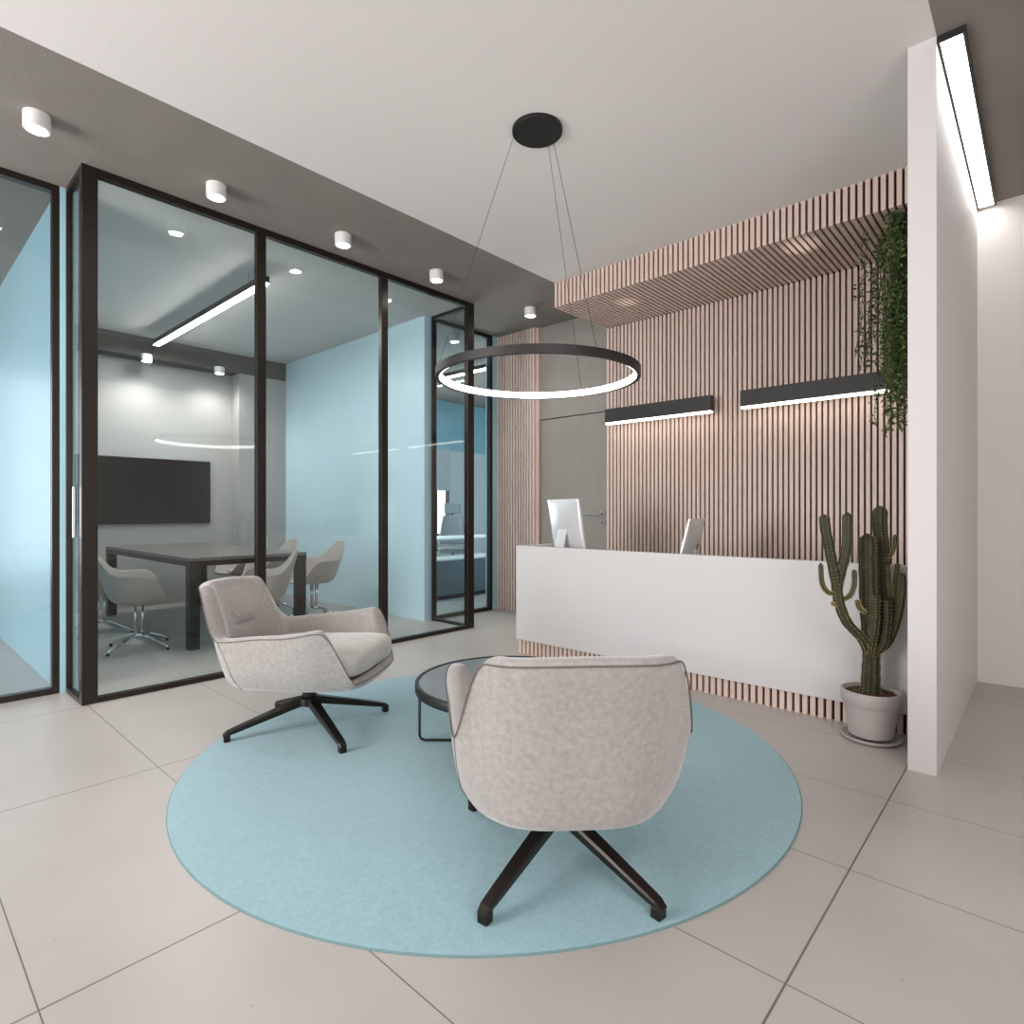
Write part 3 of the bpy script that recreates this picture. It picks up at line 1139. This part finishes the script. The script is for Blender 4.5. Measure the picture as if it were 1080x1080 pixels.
tv = thing('television', (XM, 2.0, 1.05), 'large black television on the grey meeting room wall', 'television')
B('casing', 0.003, 0.045, -1.0, 1.17, 0.0, 0.835, M['black'], tv, 0.004)
B('screen', 0.0455, 0.048, -0.985, 1.155, 0.015, 0.820, M['screen'], tv)

# ------------------------------------------------------------------ office furniture behind the far glass
oc = thing('low_cabinet', (-6.35, 5.85, 0), 'low grey cabinet with pale top in the back office', 'cabinet')
B('body', -0.24, 0.24, -0.75, 0.95, 0.06, 0.53, M['cab_grey'], oc, 0.004)
B('plinth', -0.22, 0.22, -0.73, 0.93, 0.0, 0.06, M['black'], oc)
B('cabinet_top', -0.25, 0.25, -0.76, 0.96, 0.531, 0.555, M['white_plastic'], oc, 0.003)
od = thing('office_desk', (-7.45, 6.35, 0), 'white topped office desk with dark brackets in the back office', 'desk')
B('desktop', -0.1, 0.72, -1.1, 1.3, 0.775, 0.80, M['white_plastic'], od, 0.003)
for y in (-0.75, 0.95):
    m = MB()
    m.box(0.05, 0.65, y - 0.03, y + 0.03, 0.735, 0.774)
    m.box(0.30, 0.36, y - 0.03, y + 0.03, 0.03, 0.735)
    m.box(0.05, 0.62, y - 0.035, y + 0.035, 0.0, 0.03)
    m.build('leg', M['black'], od)
ofc = thing('office_chair', (-7.8, 7.0, 0), 'grey high-back office chair with headrest behind the office desk', 'office chair', rz=radians(-40))
m = MB()
rows = []
for j in range(13):
    v = j / 12
    z = 0.62 + 0.52 * v
    wv = 0.25 - 0.07 * v ** 1.5
    x = -0.22 - 0.08 * v
    rows.append([(x + 0.03 * abs(u) ** 2, u * wv, z) for u in [-1 + 2 * i / 10 for i in range(11)]])
m.grid(rows)
bk = m.build('backrest', M['office_grey'], ofc)
md = bk.modifiers.new('thick', 'SOLIDIFY')
md.thickness = 0.04
sb = bk.modifiers.new('round', 'SUBSURF')
sb.levels = sb.render_levels = 1
B('headrest', -0.36, -0.29, -0.15, 0.15, 1.17, 1.36, M['office_grey'], ofc, 0.02)
B('headrest_bar', -0.34, -0.32, -0.02, 0.02, 1.06, 1.18, M['black'], ofc)
B('seat', -0.22, 0.26, -0.25, 0.25, 0.49, 0.57, M['office_grey'], ofc, 0.025)
for sy in (-1, 1):
    m = MB()
    m.box(-0.12, 0.16, sy * 0.29 - 0.035, sy * 0.29 + 0.035, 0.72, 0.745, 0.006)
    m.box(-0.02, 0.03, sy * 0.29 - 0.015, sy * 0.29 + 0.015, 0.53, 0.72)
    m.box(-0.02, 0.03, min(sy * 0.2, sy * 0.29), max(sy * 0.2, sy * 0.29), 0.51, 0.54)
    m.build('armrest', M['black'], ofc)
m = MB()
m.tube([(0, 0, 0.49), (0, 0, 0.10)], 0.028, 12)
m.box(-0.30, -0.22, -0.03, 0.03, 0.50, 0.80)
m.build('column', M['steel'], ofc)
for q in range(5):
    a = 2 * pi * q / 5
    m = MB()
    m.tube([(0, 0, 0.11), (0.30 * cos(a), 0.30 * sin(a), 0.06)], [0.028, 0.016], 8)
    lo = m.build('leg', M['black'], ofc)
    m = MB()
    m.tube([(0.30 * cos(a) - 0.02 * sin(a), 0.30 * sin(a) + 0.02 * cos(a), 0.03), (0.30 * cos(a) + 0.02 * sin(a), 0.30 * sin(a) - 0.02 * cos(a), 0.03)], 0.03, 12)
    m.build('caster', M['black'], lo)

# ------------------------------------------------------------------ cactus in a pot
KX, KY = -0.700, 3.583
pot = thing('plant_pot', (KX, KY, 0), 'round grey plant pot on a saucer beside the white partition', 'plant pot')
m = MB()
m.lathe([(0, 0.024), (0.098, 0.024), (0.104, 0.030), (0.125, 0.180), (0.126, 0.190), (0.135, 0.192), (0.138, 0.197), (0.142, 0.256), (0.139, 0.262), (0.131, 0.262), (0.128, 0.256), (0.121, 0.200), (0, 0.195)], seg=56)
m.build('pot_body', M['pot'], pot, auto=35)
m = MB()
m.lathe([(0, 0.0), (0.115, 0.0), (0.134, 0.008), (0.140, 0.019), (0.137, 0.024), (0.132, 0.021), (0.122, 0.012), (0, 0.012)], seg=56)
m.build('saucer', M['pot'], pot, auto=50)
m = MB()
rows = []
for r_ in (0.124, 0.09, 0.055, 0.025):
    rows.append([(r_ * cos(2 * pi * k / 40), r_ * sin(2 * pi * k / 40), 0.238 + random.uniform(-0.004, 0.006)) for k in range(40)])
V = m.grid(rows, closed_u=True)
c = m.bm.verts.new((0, 0, 0.239))
for k in range(40):
    m.bm.faces.new((V[-1][k], V[-1][(k + 1) % 40], c))
for i in range(260):
    r_, a = 0.115 * sqrt(random.random()), random.uniform(0, 2 * pi)
    l = random.uniform(0.006, 0.014)
    mt_ = Matrix.Translation((r_ * cos(a), r_ * sin(a), 0.244)) @ Matrix.Rotation(random.uniform(0, 6), 4, 'Z') @ Matrix.Rotation(random.uniform(-.5, .5), 4, 'X')
    m.box(-l, l, -0.003, 0.003, -0.002, 0.002, mtx=mt_)
m.build('bark_chips', M['soil'], pot)

cac = thing('cactus', (KX, KY, 0.236), 'tall dark green columnar cactus with many arms in the grey pot', 'cactus')


def catmull(pts, n=7):
    P = [Vector(p) for p in pts]
    P = [P[0] * 2 - P[1]] + P + [P[-1] * 2 - P[-2]]
    out = []
    for i in range(1, len(P) - 2):
        for k in range(n):
            t_ = k / n
            a, b_, c_, d_ = P[i - 1], P[i], P[i + 1], P[i + 2]
            out.append(0.5 * ((2 * b_) + (c_ - a) * t_ + (2 * a - 5 * b_ + 4 * c_ - d_) * t_ ** 2 + (3 * b_ - a - 3 * c_ + d_) * t_ ** 3))
    out.append(P[-2])
    return out


def cactus_arm(name, pts, r, ribs=8, parent=None, r0=None):
    path = catmull(pts, 8)
    n = len(path)
    rs = []
    r0 = r0 or r * 0.8
    for i in range(n):
        k = i / (n - 1)
        rr = r0 + (r - r0) * min(1, k * 3)
        d_end = (path[-1] - path[i]).length
        if d_end < r:
            rr *= sqrt(max(0.02, 1 - (1 - d_end / r) ** 2))
        rs.append(rr * (1 + 0.03 * sin(i * 1.3)))
    # denser end
    m = MB()
    seg = ribs * 4
    m.tube(path, rs, seg, True, prof=lambda k, s_: 0.76 + 0.24 * (1.0 if k % 4 == 0 else (0.55 if k % 2 else 0.0)))
    arm = m.build(name, M['cactus'], parent)
    sp = MB()
    t0 = (path[1] - path[0]).normalized()
    ref = Vector((0, 0, 1)) if abs(t0.z) < 0.9 else Vector((1, 0, 0))
    u = t0.cross(ref).normalized()
    acc = 0
    for i in range(1, n):
        t_ = (path[min(i + 1, n - 1)] - path[i - 1]).normalized()
        u = (u - t_ * u.dot(t_)).normalized()
        w = t_.cross(u)
        L_ = (path[i] - path[i - 1]).length
        steps = max(1, int(L_ / 0.010))
        for s_ in range(steps):
            pp = path[i - 1].lerp(path[i], s_ / steps)
            rr = rs[i - 1] + (rs[i] - rs[i - 1]) * s_ / steps
            for k in range(ribs):
                a = 2 * pi * k / ribs
                nrm = u * cos(a) + w * sin(a)
                b0 = pp + nrm * (rr * 0.985)
                sd = t_.cross(nrm) * 0.0024
                tip = b0 + nrm * 0.008 + t_ * random.uniform(-0.004, 0.004)
                v1, v2, v3, v4 = (sp.bm.verts.new(q) for q in (b0 + sd, b0 - sd, b0 + t_ * 0.003, tip))
                sp.bm.faces.new((v1, v2, v4))
                sp.bm.faces.new((v2, v3, v4))
                sp.bm.faces.new((v3, v1, v4))
    sp.build('spines', M['spines'], arm)
    return arm


RT = Vector((cos(TH), sin(TH), 0))
FW = Vector((-sin(TH), cos(TH), 0))


def cp(u, v, dep=0.0):
    """branch point: read off the photograph across and up, set in depth by hand, relative to the pot's centre"""
    d_ = 3.12 + dep
    return RT * ((u - 540) / 622 * d_ - 1.898) + FW * dep + Vector((0, 0, 1.2 - (v - 539.5) / 622 * d_ - 0.236))


cactus_arm('trunk', [cp(918, 731), cp(918.5, 710), cp(919, 690), cp(918, 668), cp(916, 640), cp(915, 600), cp(914.5, 562)], 0.041, 10, cac, 0.047)
cactus_arm('arm', [cp(918, 700, .02), cp(924, 670, .03), cp(930, 640, .03), cp(931, 610, .03), cp(930, 580, .03), cp(928, 555, .03), cp(928, 533, .03)], 0.036, 9, cac)
cactus_arm('arm', [cp(914, 685, -.02), cp(908, 672, -.05), cp(893, 655, -.05), cp(885, 635, -.05), cp(882, 615, -.05), cp(876, 585, -.05), cp(871, 560, -.05), cp(869, 542, -.05)], 0.026, 7, cac)
cactus_arm('arm', [cp(884, 622, -.05), cp(888, 600, -.05), cp(893, 580, -.05), cp(894, 560, -.05), cp(894, 540, -.05)], 0.026, 7, cac)
cactus_arm('arm', [cp(882, 626, -.05), cp(873, 624, -.05), cp(867, 614, -.05), cp(865.5, 593, -.05)], 0.012, 6, cac)
cactus_arm('arm', [cp(889, 632, -.05), cp(897, 627, -.05), cp(901, 616, -.05), cp(901, 600, -.05)], 0.012, 6, cac)
cactus_arm('arm', [cp(884, 637, -.05), cp(880, 637, -.05), cp(877, 635, -.05)], 0.009, 6, cac)
cactus_arm('arm', [cp(912, 645, -.02), cp(906, 640, -.04), cp(904, 632, -.04)], 0.011, 6, cac)
cactus_arm('arm', [cp(917, 690, -.04), cp(920, 672, -.055), cp(923, 650, -.055), cp(923, 625, -.05)], 0.020, 7, cac)
cactus_arm('arm', [cp(922, 690, .0), cp(936, 678, -.02), cp(944, 660, -.03), cp(949, 640, -.03), cp(951, 622, -.03), cp(951, 604, -.03)], 0.022, 7, cac)
cactus_arm('arm', [cp(930, 668, .0), cp(940, 645, -.01), cp(943, 625, -.01), cp(946, 605, -.01), cp(947, 593, -.01)], 0.014, 6, cac)
cactus_arm('arm', [cp(940, 628, -.01), cp(938, 612, -.01), cp(937, 595, -.01)], 0.010, 6, cac)
cactus_arm('arm', [cp(932, 590, .01), cp(939, 585, .0), cp(943, 576, .0), cp(944, 563, .0)], 0.010, 6, cac)
cactus_arm('arm', [cp(920, 690, -.03), cp(930, 680, -.04), cp(934, 660, -.04), cp(935, 630, -.04)], 0.022, 7, cac)

# ------------------------------------------------------------------ hanging vine under the canopy
vine = thing('hanging_vine', (-0.80, 4.75, 3.13), 'dense dark green vine hanging from the slat canopy beside the partition', 'hanging plant')
stem, lf, lf2 = MB(), MB(), MB()


def leaf(mb, p, d_, size):
    d_ = d_.normalized()
    s_ = d_.cross(Vector((random.uniform(-1, 1), random.uniform(-1, 1), random.uniform(-1, 1)))).normalized()
    nrm = d_.cross(s_)
    a = p
    b1 = p + d_ * size * 0.45 + s_ * size * 0.24 + nrm * size * 0.08
    b2 = p + d_ * size * 0.45 - s_ * size * 0.24 + nrm * size * 0.08
    c_ = p + d_ * size
    e = p + d_ * size * 0.5
    va, v1, v2, vc, ve = (mb.bm.verts.new(q) for q in (a, b1, b2, c_, e))
    mb.bm.faces.new((va, v1, ve))
    mb.bm.faces.new((v1, vc, ve))
    mb.bm.faces.new((vc, v2, ve))
    mb.bm.faces.new((v2, va, ve))


def strand(x, y, z, length, drift, dens):
    pts = [Vector((x, y, z))]
    dx, dy = drift
    nseg = max(4, int(length / 0.06))
    for i in range(nseg):
        k = (i + 1) / nseg
        p = Vector((x + dx * k ** 0.6 + random.uniform(-.012, .012), y + dy * k ** 0.6 + random.uniform(-.012, .012), z - length * k))
        pts.append(p)
    stem.tube(pts, 0.0022, 4)
    for a, b_ in zip(pts[:-1], pts[1:]):
        for q in range(dens):
            p = a.lerp(b_, random.random()) + Vector((random.uniform(-.02, .02), random.uniform(-.02, .02), 0))
            d_ = Vector((random.uniform(-1, 1), random.uniform(-1, 1), random.uniform(-1.2, 0.3)))
            leaf(lf2 if random.random() < 0.16 else lf, p, d_, random.uniform(0.020, 0.046))


for i in range(85):
    strand(random.uniform(0.02, 0.29), random.uniform(-0.32, 0.40), -0.005, random.choice((0.7, 0.95, 1.1, 1.2)) * random.uniform(0.8, 1.05), (random.uniform(-.06, .02), random.uniform(-.05, .05)), 12)
for i in range(30):
    strand(random.uniform(-0.06, 0.24), random.uniform(-0.25, 0.35), -0.005, random.uniform(0.9, 1.42), (random.uniform(-.07, 0.0), random.uniform(-.05, .05)), 7)
for i in range(9):
    strand(random.uniform(-0.14, -0.04), random.uniform(-0.2, 0.3), -0.005, random.uniform(0.5, 1.0), (random.uniform(-.12, -.04), random.uniform(-.05, .05)), 4)
stem.build('stems', M['stem'], vine)
lf.build('leaves', M['leaf'], vine, recalc=False)
lf2.build('young_leaves', M['leaf2'], vine, recalc=False)['label'] = 'yellowish green young leaves'
